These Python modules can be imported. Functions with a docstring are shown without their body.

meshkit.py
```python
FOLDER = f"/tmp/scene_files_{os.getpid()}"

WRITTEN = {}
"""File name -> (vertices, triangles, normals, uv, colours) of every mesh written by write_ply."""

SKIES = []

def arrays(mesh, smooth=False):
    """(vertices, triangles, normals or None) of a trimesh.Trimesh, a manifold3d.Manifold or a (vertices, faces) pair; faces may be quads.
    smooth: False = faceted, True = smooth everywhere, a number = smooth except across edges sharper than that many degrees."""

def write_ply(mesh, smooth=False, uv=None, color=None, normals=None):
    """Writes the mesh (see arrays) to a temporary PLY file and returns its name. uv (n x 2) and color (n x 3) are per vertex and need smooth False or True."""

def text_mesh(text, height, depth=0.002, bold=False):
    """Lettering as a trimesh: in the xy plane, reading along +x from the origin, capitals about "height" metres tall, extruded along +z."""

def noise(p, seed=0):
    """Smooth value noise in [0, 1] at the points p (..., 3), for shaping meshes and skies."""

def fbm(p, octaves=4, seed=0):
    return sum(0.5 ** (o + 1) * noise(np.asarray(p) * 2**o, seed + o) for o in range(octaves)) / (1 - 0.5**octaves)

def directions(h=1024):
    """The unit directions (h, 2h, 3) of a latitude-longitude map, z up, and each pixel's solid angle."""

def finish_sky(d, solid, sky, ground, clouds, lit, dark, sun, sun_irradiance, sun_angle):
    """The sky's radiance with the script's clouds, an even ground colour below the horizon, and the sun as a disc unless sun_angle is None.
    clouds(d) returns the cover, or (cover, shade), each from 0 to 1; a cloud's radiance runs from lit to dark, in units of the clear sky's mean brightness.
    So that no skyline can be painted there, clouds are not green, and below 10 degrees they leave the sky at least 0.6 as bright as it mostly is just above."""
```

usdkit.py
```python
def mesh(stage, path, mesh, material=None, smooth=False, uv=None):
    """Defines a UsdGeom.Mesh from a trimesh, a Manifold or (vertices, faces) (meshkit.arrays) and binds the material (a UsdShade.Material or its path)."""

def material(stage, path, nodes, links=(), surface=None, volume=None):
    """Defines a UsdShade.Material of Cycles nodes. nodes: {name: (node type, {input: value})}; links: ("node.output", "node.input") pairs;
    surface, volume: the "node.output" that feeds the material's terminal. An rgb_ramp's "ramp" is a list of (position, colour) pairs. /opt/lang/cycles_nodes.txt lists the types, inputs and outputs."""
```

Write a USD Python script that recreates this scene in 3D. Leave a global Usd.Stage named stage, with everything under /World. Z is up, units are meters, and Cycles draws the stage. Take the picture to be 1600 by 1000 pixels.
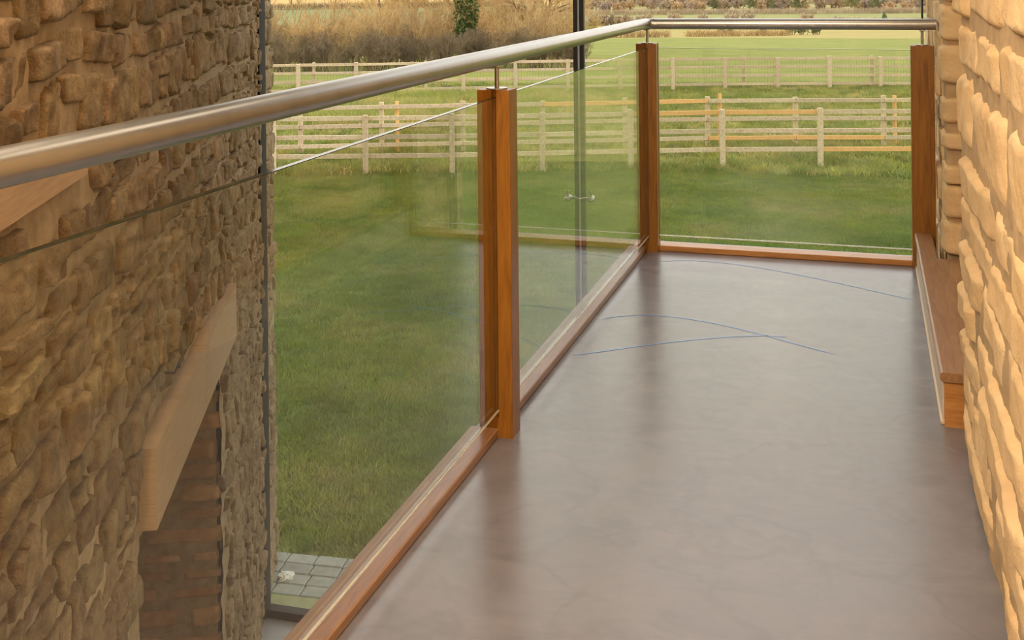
import math
import numpy as np
import trimesh
import shapely.geometry as sg
import meshkit
import usdkit
from pxr import Usd, UsdGeom, UsdLux, UsdShade, Gf, Sdf, Vt

stage = Usd.Stage.CreateInMemory()
UsdGeom.SetStageUpAxis(stage, UsdGeom.Tokens.z)
UsdGeom.SetStageMetersPerUnit(stage, 1.0)
UsdGeom.Xform.Define(stage, '/World')
UsdGeom.Scope.Define(stage, '/World/Looks')
RNG = np.random.default_rng

# ---------------------------------------------------------------- camera, sky, lamps, exposure
EYE = np.array([0.0, 0.0, 1.305])
FOCAL_PX, HORIZON_Y, ROLL, YAW = 1794.0, -35.0, 0.010, math.radians(17.2)
fwd = np.array([-math.sin(YAW), math.cos(YAW), 0.0])
side = np.array([math.cos(YAW), math.sin(YAW), 0.0])
down = np.array([0, 0, -1.0])
c_, s_ = math.cos(ROLL), math.sin(ROLL)
right_v, up_v = c_ * side + s_ * down, s_ * side - c_ * down
cam = UsdGeom.Camera.Define(stage, '/World/camera')
cam.AddTransformOp().Set(Gf.Matrix4d(*right_v, 0, *up_v, 0, *(-fwd), 0, *EYE, 1))
cam.CreateHorizontalApertureAttr(36.0)
cam.CreateVerticalApertureAttr(22.5)
cam.CreateFocalLengthAttr(FOCAL_PX / 1600 * 36)
cam.CreateVerticalApertureOffsetAttr((HORIZON_Y - 500) / 1600 * 36)
cam.CreateClippingRangeAttr(Gf.Vec2f(0.05, 5000))
cam.CreateExposureAttr(0.55)

SKY = 1.25
sky_m = usdkit.material(stage, '/World/Looks/overcast_sky', {
    'tc': ('texture_coordinate', {}), 'xyz': ('separate_xyz', {}),
    'ramp': ('rgb_ramp', {'ramp': [(0.0, (.30, .27, .20)), (.49, (.30, .27, .20)), (.5, (1.0, .91, .77)), (.6, (1.0, .95, .87)), (1.0, (.86, .90, 1.0))]}),
    'mr': ('map_range', {'from_min': -1.0, 'from_max': 1.0, 'to_min': 0.0, 'to_max': 1.0}),
    'cl': ('noise_texture', {'scale': 2.2, 'detail': 4.0}),
    'cr': ('rgb_ramp', {'ramp': [(.3, (.86, .87, .9)), (.7, (1.08, 1.06, 1.03))]}),
    'mul': ('mix_color', {'blend_type': 'multiply', 'fac': 1.0, 'use_clamp': False}),
    'bg': ('background_shader', {'strength': SKY})},
    [('tc.generated', 'xyz.vector'), ('xyz.z', 'mr.value'), ('mr.result', 'ramp.fac'), ('tc.generated', 'cl.vector'), ('cl.fac', 'cr.fac'),
     ('ramp.color', 'mul.a'), ('cr.color', 'mul.b'), ('mul.result', 'bg.color')], surface='bg.background')
dome = UsdLux.DomeLight.Define(stage, '/World/sky')
dome.CreateIntensityAttr(1.0)
UsdShade.MaterialBindingAPI.Apply(dome.GetPrim()).Bind(sky_m)

sun = UsdLux.DistantLight.Define(stage, '/World/sun')
sun.CreateIntensityAttr(0.7)
sun.CreateAngleAttr(12.0)
sun.CreateColorAttr(Gf.Vec3f(1.0, .74, .42))
sun.AddRotateXYZOp().Set(Gf.Vec3f(66, 0, -62))

WARM = (1.0, .83, .61)
#        position, intensity, radius of a lamp; position, intensity, width, length of an added ceiling panel
LAMPS = [((-.80, .10, 2.15), 255.0, .12), ((-.45, 5.50, -.46), 130.0, .04), ((-1.0, 2.6, -.49), 52.0, .08)]  # the last one is added, out of view, to brighten the lower left wall
PANELS = [((-1.35, 2.0, 2.97), 4.2, 1.2, 1.7), ((-.40, 4.0, 2.97), 1.6, .8, 1.5)]  # unseen soft panels, added to light the left wall and the far floor

# ---------------------------------------------------------------- helpers
_used = {}


def path_of(name, parent):
    base = parent.GetPath().pathString if parent is not None else '/World'
    n = _used.get((base, name), -1) + 1
    _used[(base, name)] = n
    return f'{base}/{name}' if n == 0 else f'{base}/{name}_{n:03d}'


def tag(p, label=None, cat=None, group=None, kind=None):
    for k, v in (('label', label), ('category', cat), ('group', group), ('kind', kind)):
        if v:
            p.SetCustomDataByKey(k, v)
    return p


def obj(name, mesh, mat, parent=None, smooth=False):
    return usdkit.mesh(stage, path_of(name, parent), mesh, mat, smooth=smooth).GetPrim()


def thing(name, label=None, cat=None, loc=(0, 0, 0), rotz=0.0, scale=1.0, group=None, kind=None):
    x = UsdGeom.Xform.Define(stage, path_of(name, None))
    x.AddTranslateOp().Set(Gf.Vec3d(*map(float, loc)))
    x.AddRotateZOp().Set(float(rotz))
    x.AddScaleOp().Set(Gf.Vec3f(*([float(scale)] * 3 if np.ndim(scale) == 0 else map(float, scale))))
    return tag(x.GetPrim(), label, cat, group, kind)


def copy_of(src, label, loc, rotz=0.0, scale=1.0, group=None):
    was = src.GetCustomData()
    p = thing(src.GetName().rstrip('0123456789').rstrip('_'), label, was['category'], loc, rotz, scale, group)
    p.GetReferences().AddInternalReference(src.GetPath())
    p.SetInstanceable(True)
    return p


def group_mesh(meshes):
    return trimesh.util.concatenate([m for m in meshes if m is not None])


def box(x0, x1, y0, y1, z0, z1, bevel=0.0):
    if bevel <= 0:
        m = trimesh.creation.box([x1 - x0, y1 - y0, z1 - z0])
        m.apply_translation([(x0 + x1) / 2, (y0 + y1) / 2, (z0 + z1) / 2])
        return m
    p = []
    for sx in (0, 1):
        for sy in (0, 1):
            for sz in (0, 1):
                for k in range(3):
                    q = [x0 + (x1 - x0) * sx, y0 + (y1 - y0) * sy, z0 + (z1 - z0) * sz]
                    for a, s in enumerate((sx, sy, sz)):
                        if a != k:
                            q[a] += bevel if s == 0 else -bevel
                    p.append(q)
    return trimesh.convex.convex_hull(np.array(p))


def place(mesh, origin, ux, uy, uz=(0, 0, 1)):
    t = np.eye(4)
    t[:3, 0], t[:3, 1], t[:3, 2], t[:3, 3] = ux, uy, uz, origin
    m = mesh.copy()
    m.apply_transform(t)
    return m


def beam(a, b, w, h, bevel=0.004):
    """A bar of section w (sideways) x h (upright) from a to b."""
    a, b = np.asarray(a, float), np.asarray(b, float)
    L = np.linalg.norm(b - a)
    u = (b - a) / L
    v = np.cross([0, 0, 1.0], u) if abs(u[2]) < .95 else np.cross([0, 1.0, 0], u)
    v /= np.linalg.norm(v)
    return place(box(0, L, -w / 2, w / 2, -h / 2, h / 2, bevel), a, u, v, np.cross(u, v))


def tubes(P0, P1, R0, R1, n=3):
    """Many tapered n-sided tubes as one mesh."""
    P0, P1, R0, R1 = (np.asarray(x, float) for x in (P0, P1, R0, R1))
    t = P1 - P0
    t /= np.linalg.norm(t, axis=1, keepdims=True) + 1e-9
    a = np.cross(t, np.where(np.abs(t[:, 2:]) < .9, [0, 0, 1.0], [1.0, 0, 0]))
    a /= np.linalg.norm(a, axis=1, keepdims=True) + 1e-9
    b = np.cross(t, a)
    ang = np.arange(n) * 2 * np.pi / n
    ring = np.cos(ang)[None, :, None] * a[:, None] + np.sin(ang)[None, :, None] * b[:, None]
    v = np.concatenate([P0[:, None] + R0[:, None, None] * ring, P1[:, None] + R1[:, None, None] * ring], 1)
    base = (np.arange(len(P0)) * 2 * n)[:, None, None]
    i = np.arange(n)
    j = (i + 1) % n
    f = np.concatenate([np.stack([i, j, j + n], 1), np.stack([i, j + n, i + n], 1)])[None] + base
    return trimesh.Trimesh(v.reshape(-1, 3), f.reshape(-1, 3), process=False)


def sweep(path, r, n=20, caps=True):
    path = np.asarray(path, float)
    t = np.gradient(path, axis=0)
    t /= np.linalg.norm(t, axis=1, keepdims=True)
    a = np.cross(t, [0, 0, 1.0])
    bad = np.linalg.norm(a, axis=1) < 1e-3
    a[bad] = [1.0, 0, 0]
    a /= np.linalg.norm(a, axis=1, keepdims=True)
    b = np.cross(a, t)
    ang = np.arange(n) * 2 * np.pi / n
    v = path[:, None] + r * (np.cos(ang)[None, :, None] * a[:, None] + np.sin(ang)[None, :, None] * b[:, None])
    k, m = np.meshgrid(np.arange(len(path) - 1), np.arange(n), indexing='ij')
    q = np.stack([k * n + m, (k + 1) * n + m, (k + 1) * n + (m + 1) % n, k * n + (m + 1) % n], -1).reshape(-1, 4)
    f = np.vstack([q[:, [0, 1, 2]], q[:, [0, 2, 3]]])
    v = v.reshape(-1, 3)
    if caps:
        e = len(v) - n
        f = np.vstack([f, [[0, (i + 1), i] for i in range(1, n - 1)], [[e, e + i, e + i + 1] for i in range(1, n - 1)]])
    m = trimesh.Trimesh(v, f, process=False)
    m.fix_normals()
    return m


def cyl(p, r, z0, z1, n=24):
    m = trimesh.creation.cylinder(r, z1 - z0, sections=n)
    m.apply_translation([p[0], p[1], (z0 + z1) / 2])
    return m


# ---------------------------------------------------------------- materials
def srgb(r, g, b):
    return tuple(((c / 255) / 12.92 if c <= 10 else ((c / 255 + .055) / 1.055) ** 2.4) for c in (r, g, b))


def look(name, ramp, stretch=(1, 1, 1), scale=8.0, detail=5.0, nrough=.6, dist=0.0, rough=.6, bump=0.0, bscale=None, bdist=.01, vary=0.0, patch=None,
         pscale=1.0, metallic=0.0, coat=0.0, coat_rough=.1, spec=.5, aniso=0.0, translucent=0.0, rrange=None, hue=0.0):
    n = {'g': ('geometry', {}), 'map': ('mapping', {'scale': stretch}), 'n': ('noise_texture', {'scale': scale, 'detail': detail, 'roughness': nrough, 'distortion': dist}),
         'r': ('rgb_ramp', {'ramp': ramp}), 'p': ('principled_bsdf', {'roughness': rough, 'metallic': metallic, 'coat_weight': coat, 'coat_roughness': coat_rough,
                                                                   'specular_ior_level': spec, 'anisotropic': aniso})}
    L = [('g.position', 'map.vector'), ('map.vector', 'n.vector'), ('n.fac', 'r.fac')]
    col = 'r.color'
    if patch:
        n |= {'pn': ('noise_texture', {'scale': pscale, 'detail': 4.0}), 'pr': ('rgb_ramp', {'ramp': patch}), 'pm': ('mix_color', {'blend_type': 'multiply', 'fac': 1.0, 'use_clamp': False})}
        L += [('g.position', 'pn.vector'), ('pn.fac', 'pr.fac'), (col, 'pm.a'), ('pr.color', 'pm.b')]
        col = 'pm.result'
    if vary:
        n |= {'oi': ('object_info', {}), 'ad': ('math', {'math_type': 'add'}), 'wn': ('white_noise_texture', {'dimensions': '1D'}), 'mr': ('map_range', {'to_min': 1 - vary, 'to_max': 1 + vary}),
              'hs': ('hsv', {})}
        L += [('oi.random', 'ad.value1'), ('g.random_per_island', 'ad.value2'), ('ad.value', 'wn.w'), ('wn.value', 'mr.value'), ('mr.result', 'hs.value'), (col, 'hs.color')]
        if hue:
            n |= {'sx': ('separate_xyz', {}), 'mh': ('map_range', {'to_min': .5 - hue, 'to_max': .5 + hue}), 'ms': ('map_range', {'to_min': 1 - 6 * hue, 'to_max': 1 + 6 * hue})}
            L += [('wn.color', 'sx.vector'), ('sx.y', 'mh.value'), ('mh.result', 'hs.hue'), ('sx.z', 'ms.value'), ('ms.result', 'hs.saturation')]
        col = 'hs.color'
    L.append((col, 'p.base_color'))
    if rrange:
        n['rr'] = ('map_range', {'from_min': .3, 'from_max': .7, 'to_min': rrange[0], 'to_max': rrange[1]})
        L += [('n.fac', 'rr.value'), ('rr.result', 'p.roughness')]
    if bump:
        n['b'] = ('bump', {'strength': bump, 'distance': bdist})
        src = 'n.fac'
        if bscale:
            n['bn'] = ('noise_texture', {'scale': bscale, 'detail': 6.0, 'roughness': .65})
            L.append(('map.vector', 'bn.vector'))
            src = 'bn.fac'
        L += [(src, 'b.height'), ('b.normal', 'p.normal')]
    out = 'p.BSDF'
    if translucent:
        n |= {'t': ('translucent_bsdf', {}), 'mx': ('mix_closure', {'fac': translucent})}
        L += [(col, 't.color'), ('p.BSDF', 'mx.closure1'), ('t.BSDF', 'mx.closure2')]
        out = 'mx.closure'
    return usdkit.material(stage, '/World/Looks/' + name, n, L, surface=out)


def pane(name, tint, ior=1.5):
    # seen from inside the slab the fresnel node turns the index over, so it is given the reciprocal there
    return usdkit.material(stage, '/World/Looks/' + name, {'t': ('transparent_bsdf', {'color': tint}), 'g': ('glossy_bsdf', {'color': (1, 1, 1), 'roughness': 0.0}),
                           'ge': ('geometry', {}), 'i': ('mix_float', {'a': ior, 'b': 1 / ior}), 'f': ('fresnel', {}), 'm': ('mix_closure', {})},
                           [('ge.backfacing', 'i.fac'), ('i.result', 'f.IOR'), ('f.fac', 'm.fac'), ('t.BSDF', 'm.closure1'), ('g.BSDF', 'm.closure2')], surface='m.closure')


def plain(name, col, rough=.5, metallic=0.0, **k):
    return usdkit.material(stage, '/World/Looks/' + name, {'p': ('principled_bsdf', {'base_color': col, 'roughness': rough, 'metallic': metallic, **k})}, surface='p.BSDF')


RUBBLE = look('rubble_stone', [(.25, srgb(98, 80, 57)), (.45, srgb(130, 110, 82)), (.6, srgb(150, 130, 100)), (.8, srgb(134, 120, 100))], scale=14, detail=8, nrough=.7, rough=.9,
              bump=.9, bscale=38, bdist=.022, vary=.18, hue=.006, patch=[(.35, (.78, .74, .7)), (.6, (1.1, 1.08, 1.05))], pscale=3.0, spec=.2)
MORTAR = look('lime_mortar', [(.3, srgb(138, 119, 92)), (.7, srgb(168, 147, 117))], scale=18, detail=8, rough=.95, bump=.5, bscale=50, bdist=.008, spec=.15)
ASHLAR = look('limestone', [(.25, srgb(214, 182, 138)), (.5, srgb(232, 204, 160)), (.75, srgb(238, 214, 174))], scale=7, detail=8, nrough=.65, rough=.9,
              bump=.6, bscale=30, bdist=.014, vary=.05, spec=.2, patch=[(.3, (.93, .88, .82)), (.6, (1.04, 1.02, 1.0))], pscale=5)
ASHLAR_MORTAR = look('limestone_mortar', [(.3, srgb(182, 156, 122)), (.7, srgb(204, 178, 142))], scale=18, detail=8, rough=.95, bump=.4, bscale=60, bdist=.006, spec=.15)
REVEAL = look('reveal_stone', [(.25, srgb(136, 104, 72)), (.5, srgb(172, 136, 98)), (.75, srgb(180, 154, 120))], scale=10, detail=8, rough=.9, bump=.4, bscale=60, bdist=.008, vary=.2, hue=.004, spec=.2)
LINTEL = look('sawn_lintel', [(.3, srgb(158, 130, 98)), (.7, srgb(176, 148, 116))], stretch=(2, 2, 30), scale=4, detail=6, rough=.75, bump=.1, bdist=.003, spec=.25, vary=.05)
FLOOR = look('poured_floor', [(.3, srgb(112, 110, 118)), (.5, srgb(120, 119, 128)), (.7, srgb(127, 126, 136))], stretch=(1, 1.6, 1), scale=3.2, detail=7, nrough=.55, dist=.6, rough=.3, rrange=(.24, .33),
             bump=.1, bscale=5.0, bdist=.004, spec=.6, coat=.35, coat_rough=.22, patch=[(.0, (1, 1, 1)), (.47, (1, 1, 1)), (.495, (.90, .89, .89)), (.52, (1, 1, 1)), (1, (1, 1, 1))], pscale=2.3)
LOWER = look('lower_concrete', [(.3, srgb(140, 138, 138)), (.7, srgb(158, 156, 156))], scale=3, rough=.35, detail=6)
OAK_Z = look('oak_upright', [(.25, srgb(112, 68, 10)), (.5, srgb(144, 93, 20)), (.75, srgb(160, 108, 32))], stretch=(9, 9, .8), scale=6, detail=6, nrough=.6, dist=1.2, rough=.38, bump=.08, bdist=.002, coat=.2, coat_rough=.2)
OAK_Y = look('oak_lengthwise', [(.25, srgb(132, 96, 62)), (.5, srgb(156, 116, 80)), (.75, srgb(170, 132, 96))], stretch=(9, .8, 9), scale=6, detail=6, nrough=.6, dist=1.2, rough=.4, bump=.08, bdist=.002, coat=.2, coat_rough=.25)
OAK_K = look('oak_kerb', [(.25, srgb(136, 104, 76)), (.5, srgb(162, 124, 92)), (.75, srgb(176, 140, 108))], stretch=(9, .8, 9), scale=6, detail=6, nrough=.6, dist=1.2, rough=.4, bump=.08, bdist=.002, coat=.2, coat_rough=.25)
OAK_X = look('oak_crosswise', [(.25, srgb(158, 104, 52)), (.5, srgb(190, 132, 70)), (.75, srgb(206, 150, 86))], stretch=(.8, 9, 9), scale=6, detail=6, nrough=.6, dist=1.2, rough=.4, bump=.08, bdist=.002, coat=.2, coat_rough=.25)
CREAM = plain('cream_paint', srgb(214, 198, 178), .45)  # pale tone copies the grazing reflection on the ledge front
STEEL = look('brushed_steel', [(.3, (.49, .48, .46)), (.7, (.53, .52, .50))], scale=3, detail=3, rough=.3, rrange=(.27, .33), metallic=1.0)
GLASS = pane('balustrade_glass', (.945, .965, .94))
WINDOW_GLASS = pane('window_glass', (.98, .985, .975), 1.32)
EDGE = plain('polished_glass_edge', (.03, .045, .034), .08)
EDGE_LOW = plain('pale_glass_edge', srgb(255, 255, 252), .4)  # white stands for the light gathered in the lower glass edge
GASKET = plain('black_seal', (.010, .010, .011), .5)
DARKFRAME = plain('dark_frame', (.014, .011, .008), .65)
SILICONE = look('grey_silicone', [(.3, srgb(240, 242, 240)), (.7, srgb(244, 246, 244))], rough=.4, translucent=.85)
BLUE = plain('blue_chalk', srgb(104, 152, 234), .3, coat_weight=.35, coat_roughness=.22)  # tone of the blue glimmers on the floor
PLASTER = look('plaster', [(.3, srgb(196, 180, 156)), (.7, srgb(208, 194, 172))], scale=4, rough=.9)
IRON = plain('rusty_wire', srgb(70, 62, 54), .6, .6)

# ---------------------------------------------------------------- the setting: left wall, right wall, floors, window, ceiling
WP = np.array([-3.476, 6.10, 0.0])                      # where the left wall meets the big window
A_ = math.radians(23.6)
WD = np.array([math.sin(A_), -math.cos(A_), 0.0])        # along the left wall, towards the camera
WN = np.array([math.cos(A_), math.sin(A_), 0.0])         # out of the left wall, into the room
ZL = -2.485                                              # lower floor
ZU = 3.0                                                 # ceiling
ZV = np.array([0, 0, 1.0])


def warp(u, v, w, h, rng, irr=.16, power=5.0):
    """Unit square -> an irregular rounded quad of size w x h."""
    m = (np.abs(u) ** power + np.abs(v) ** power) ** (1 / power)
    k = np.maximum(np.abs(u), np.abs(v)) / np.maximum(m, 1e-9)
    u, v = u * k, v * k
    c = rng.uniform(-irr, irr, (4, 2))
    wts = [(1 - u) * (1 - v) / 4, (1 + u) * (1 - v) / 4, (1 + u) * (1 + v) / 4, (1 - u) * (1 + v) / 4]
    return (u + sum(a * b for a, b in zip(wts, c[:, 0]))) * w / 2, (v + sum(a * b for a, b in zip(wts, c[:, 1]))) * h / 2


def stone(w, h, depth, relief, rng, nu=11, nv=8, irr=.16, freq=9.0, tilt=.2, edge=.8, sunk=.02, power=12.0):
    """A rough faced stone as a patch (x along, y up, z proud of the wall) whose rim sinks into the mortar."""
    U, V = np.meshgrid(np.linspace(-1, 1, nu + 1), np.linspace(-1, 1, nv + 1), indexing='ij')
    U, V = np.sign(U) * np.abs(U) ** .8, np.sign(V) * np.abs(V) ** .8
    x, y = warp(U, V, w, h, rng, irr, power)
    o = rng.uniform(0, 400, 3)
    P = np.stack([x, y, np.zeros_like(x)], -1)
    r = np.maximum(np.abs(U), np.abs(V))
    wob = meshkit.fbm(P * freq * 1.3 + o + 50, 3) - .5
    x, y = x + wob * .10 * w * (r > .6), y + (meshkit.fbm(P * freq * 1.3 + o + 90, 3) - .5) * .16 * h * (r > .6)
    bulge = 1 - np.clip((r - edge) / (1 - edge), 0, 1) ** 2.2
    tx, ty = rng.uniform(-tilt, tilt, 2)
    rid = 1 - np.abs(2 * meshkit.fbm(P * freq * [1.0, .6, 1.0] + o, 4) - 1) * 2
    z = bulge * (depth * (1 + tx * U + ty * V) + relief * (1.2 * (2 * meshkit.fbm(P * freq * .7 + o + 9, 3) - 1) + .6 * rid - .3)) - sunk * (1 - bulge)
    z[[0, -1], :] = -sunk
    z[:, [0, -1]] = -sunk
    n = nv + 1
    i, j = np.meshgrid(np.arange(nu), np.arange(nv), indexing='ij')
    a = (i * n + j).ravel()
    f = np.vstack([np.stack([a, a + n, a + n + 1], 1), np.stack([a, a + n + 1, a + 1], 1)])
    return trimesh.Trimesh(np.stack([x, y, z], -1).reshape(-1, 3), f, process=False)


def courses(s0, s1, z0, z1, hr, wr, rng, hole=None, edges=None, split=.0):
    """Rubble laid in rough courses: a list of (s, z, width, height, angle)."""
    out, z, k = [], z0, 0
    while z < z1 - .03:
        h = rng.uniform(*hr) if edges is None else edges[k + 1] - edges[k]
        k += 1
        s = s0 + (0 if edges is None else -rng.uniform(0, .1))
        while s < s1:
            w = min(rng.uniform(*wr) * (.7 + .5 * rng.random()), s1 - s)
            if s1 - s - w < wr[0] * .5:
                w = s1 - s
            c, zc = s + w / 2, z + h / 2
            if not (hole and hole[0] - w * .3 < c < hole[1] + w * .3 and zc < hole[2] + h * .3):
                if rng.random() < split and h > .09:
                    q = rng.uniform(.4, .6)
                    out.append((c, z + h * q / 2, w, h * q, rng.uniform(-.05, .05)))
                    out.append((c, z + h * (1 + q) / 2, w, h * (1 - q), rng.uniform(-.05, .05)))
                else:
                    out.append((c, zc, w, h, rng.uniform(-.05, .05)))
            s += w
        z += h
        if edges is not None and k >= len(edges) - 1:
            break
    return out


def lay(parent, name, mats, plan, origin, ux, uz, un, rng, gap, depth, relief, limit, res, wave=0.0, **kw):
    """Builds the stones of a plan: the ones that show largest as parts, the rest as one part of kind stuff."""
    seen = []
    for c, z, w, h, a in plan:
        p = origin + ux * c + uz * z
        d = np.linalg.norm(p - EYE)
        inview = abs(((p - EYE) @ side) / max((p - EYE) @ fwd, .1)) < .5 and p[2] < 1.4
        seen.append((w * h * abs(((p - EYE) / d) @ un) / d ** 2) * (1 if inview else .02))
    order = np.argsort(-np.array(seen))
    rest = []
    for rank, i in enumerate(order):
        c, z, w, h, a = plan[i]
        g, gh = gap[0] * rng.uniform(.4, 1.6), gap[1] * rng.uniform(.5, 1.5)
        m = stone(max(w - g, .02), max(h - gh, .02), depth * rng.uniform(.4, 1.4), relief, rng, *res, **kw)
        ca, sa = math.cos(a), math.sin(a)
        v = m.vertices.copy()
        m.vertices[:, 0], m.vertices[:, 1] = ca * v[:, 0] - sa * v[:, 1], sa * v[:, 0] + ca * v[:, 1]
        zz = z + wave * (meshkit.fbm(np.array([[c * 1.7, z * .8, 3.0]]), 2)[0] - .5)
        m = place(m, origin + ux * c + uz * zz, ux, uz, un)
        if rank < limit:
            obj(name, m, mats[rng.integers(len(mats))], parent, smooth=True)
        else:
            rest.append(m)
    if rest:
        p = obj('small_' + name + 's', group_mesh(rest), mats[0], parent, smooth=True)
        p.SetCustomDataByKey('kind', 'stuff')


def relief(origin, ux, uz, un, s0, s1, z0, z1, step, amp, seed, holes=(), freq=8.0, level=0.0):
    """Smeared uneven mortar as a height field; the stones stick out of it."""
    ns, nz = int((s1 - s0) / step) + 1, int((z1 - z0) / step) + 1
    S, Z = np.meshgrid(np.linspace(s0, s1, ns), np.linspace(z0, z1, nz), indexing='ij')
    P = np.stack([S, Z, np.full_like(S, seed * 7.0)], -1)
    d = level + amp * ((2 * meshkit.fbm(P * freq, 3, seed) - 1) * 1.2 + .5 * (2 * meshkit.fbm(P * freq * 4, 3, seed + 5) - 1))
    V = origin + S[..., None] * ux + Z[..., None] * uz + d[..., None] * un
    i, j = np.meshgrid(np.arange(ns - 1), np.arange(nz - 1), indexing='ij')
    cs, cz = (S[:-1, :-1] + S[1:, 1:]) / 2, (Z[:-1, :-1] + Z[1:, 1:]) / 2
    ok = np.ones_like(cs, bool)
    for a, b, c, e in holes:
        ok &= ~((cs > a) & (cs < b) & (cz > c) & (cz < e))
    a = (i * nz + j)[ok]
    f = np.vstack([np.stack([a, a + nz, a + nz + 1], 1), np.stack([a, a + nz + 1, a + 1], 1)])
    m = trimesh.Trimesh(V.reshape(-1, 3), f, process=False)
    if len(f) and m.face_normals[0] @ un < 0:
        m.faces = m.faces[:, ::-1]
    return m


def wall_box(s0, s1, d0, d1, z0, z1):
    return place(box(s0, s1, d0, d1, z0, z1), WP, WD, WN)


# left wall: stone face on a mortar bed, a doorway under a sawn lintel, a second lintel higher up
DOOR0, DOOR1, DOORZ = 1.68, 3.42, -.36
wall_left = thing('wall_left', 'rough rubble stone wall on the left with a doorway below', None, kind='structure')
rng = RNG(11)
obj('wall_core', group_mesh([wall_box(-.78, DOOR0, -.5, -.028, ZL - .1, ZU), wall_box(DOOR0, DOOR1, -.5, -.028, DOORZ, ZU), wall_box(DOOR1, 6.2, -.5, -.028, ZL - .1, ZU)]), MORTAR, wall_left)
obj('mortar_bed', relief(WP, WD, ZV, WN, -.78, 6.2, ZL - .05, ZU, .02, .010, 3, [(DOOR0, DOOR1, -9, DOORZ)], level=-.006), MORTAR, wall_left, smooth=True)
obj('passage_back', wall_box(DOOR0 - .3, DOOR1 + .3, -1.3, -1.25, ZL - .1, .4), PLASTER, wall_left)
obj('passage_side', group_mesh([wall_box(DOOR0 - .3, DOOR0 - .2, -1.25, -.5, ZL - .1, .4), wall_box(DOOR1 + .2, DOOR1 + .3, -1.25, -.5, ZL - .1, .4), wall_box(DOOR0 - .3, DOOR1 + .3, -1.3, -.5, .4, .45)]), PLASTER, wall_left)
plan = courses(-.76, 6.1, ZL - .05, 2.9, (.10, .19), (.09, .30), rng, hole=(DOOR0, DOOR1, DOORZ + .24), split=.18)
plan = [q for q in plan if not (1.45 < q[0] < 3.45 and -.40 < q[1] < -.07) and not (q[0] > 4.0 and .80 < q[1] < .96)]
lay(wall_left, 'stone', [RUBBLE], plan, WP, WD, ZV, WN, rng, (.006, .022), .012, .018, 300, (17, 12), wave=.10, freq=14.0, irr=.26)
for a, b in ((1.49, 2.412), (2.416, 3.40)):
    obj('lintel', wall_box(a, b, -.12, .045, DOORZ, -.112), LINTEL, wall_left)
obj('lintel', wall_box(4.07, 5.3, -.1, .02, .835, .93), LINTEL, wall_left)
# the far reveal of the doorway, squared stones facing the camera
jo = WP + WD * DOOR0
lay(wall_left, 'reveal_stone', [REVEAL], courses(.0, .5, ZL, DOORZ - .02, (.075, .13), (.16, .34), rng), jo, -WN, ZV, WD, rng, (.03, .03), .012, .006, 80, (8, 6), irr=.08, freq=14)

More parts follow.
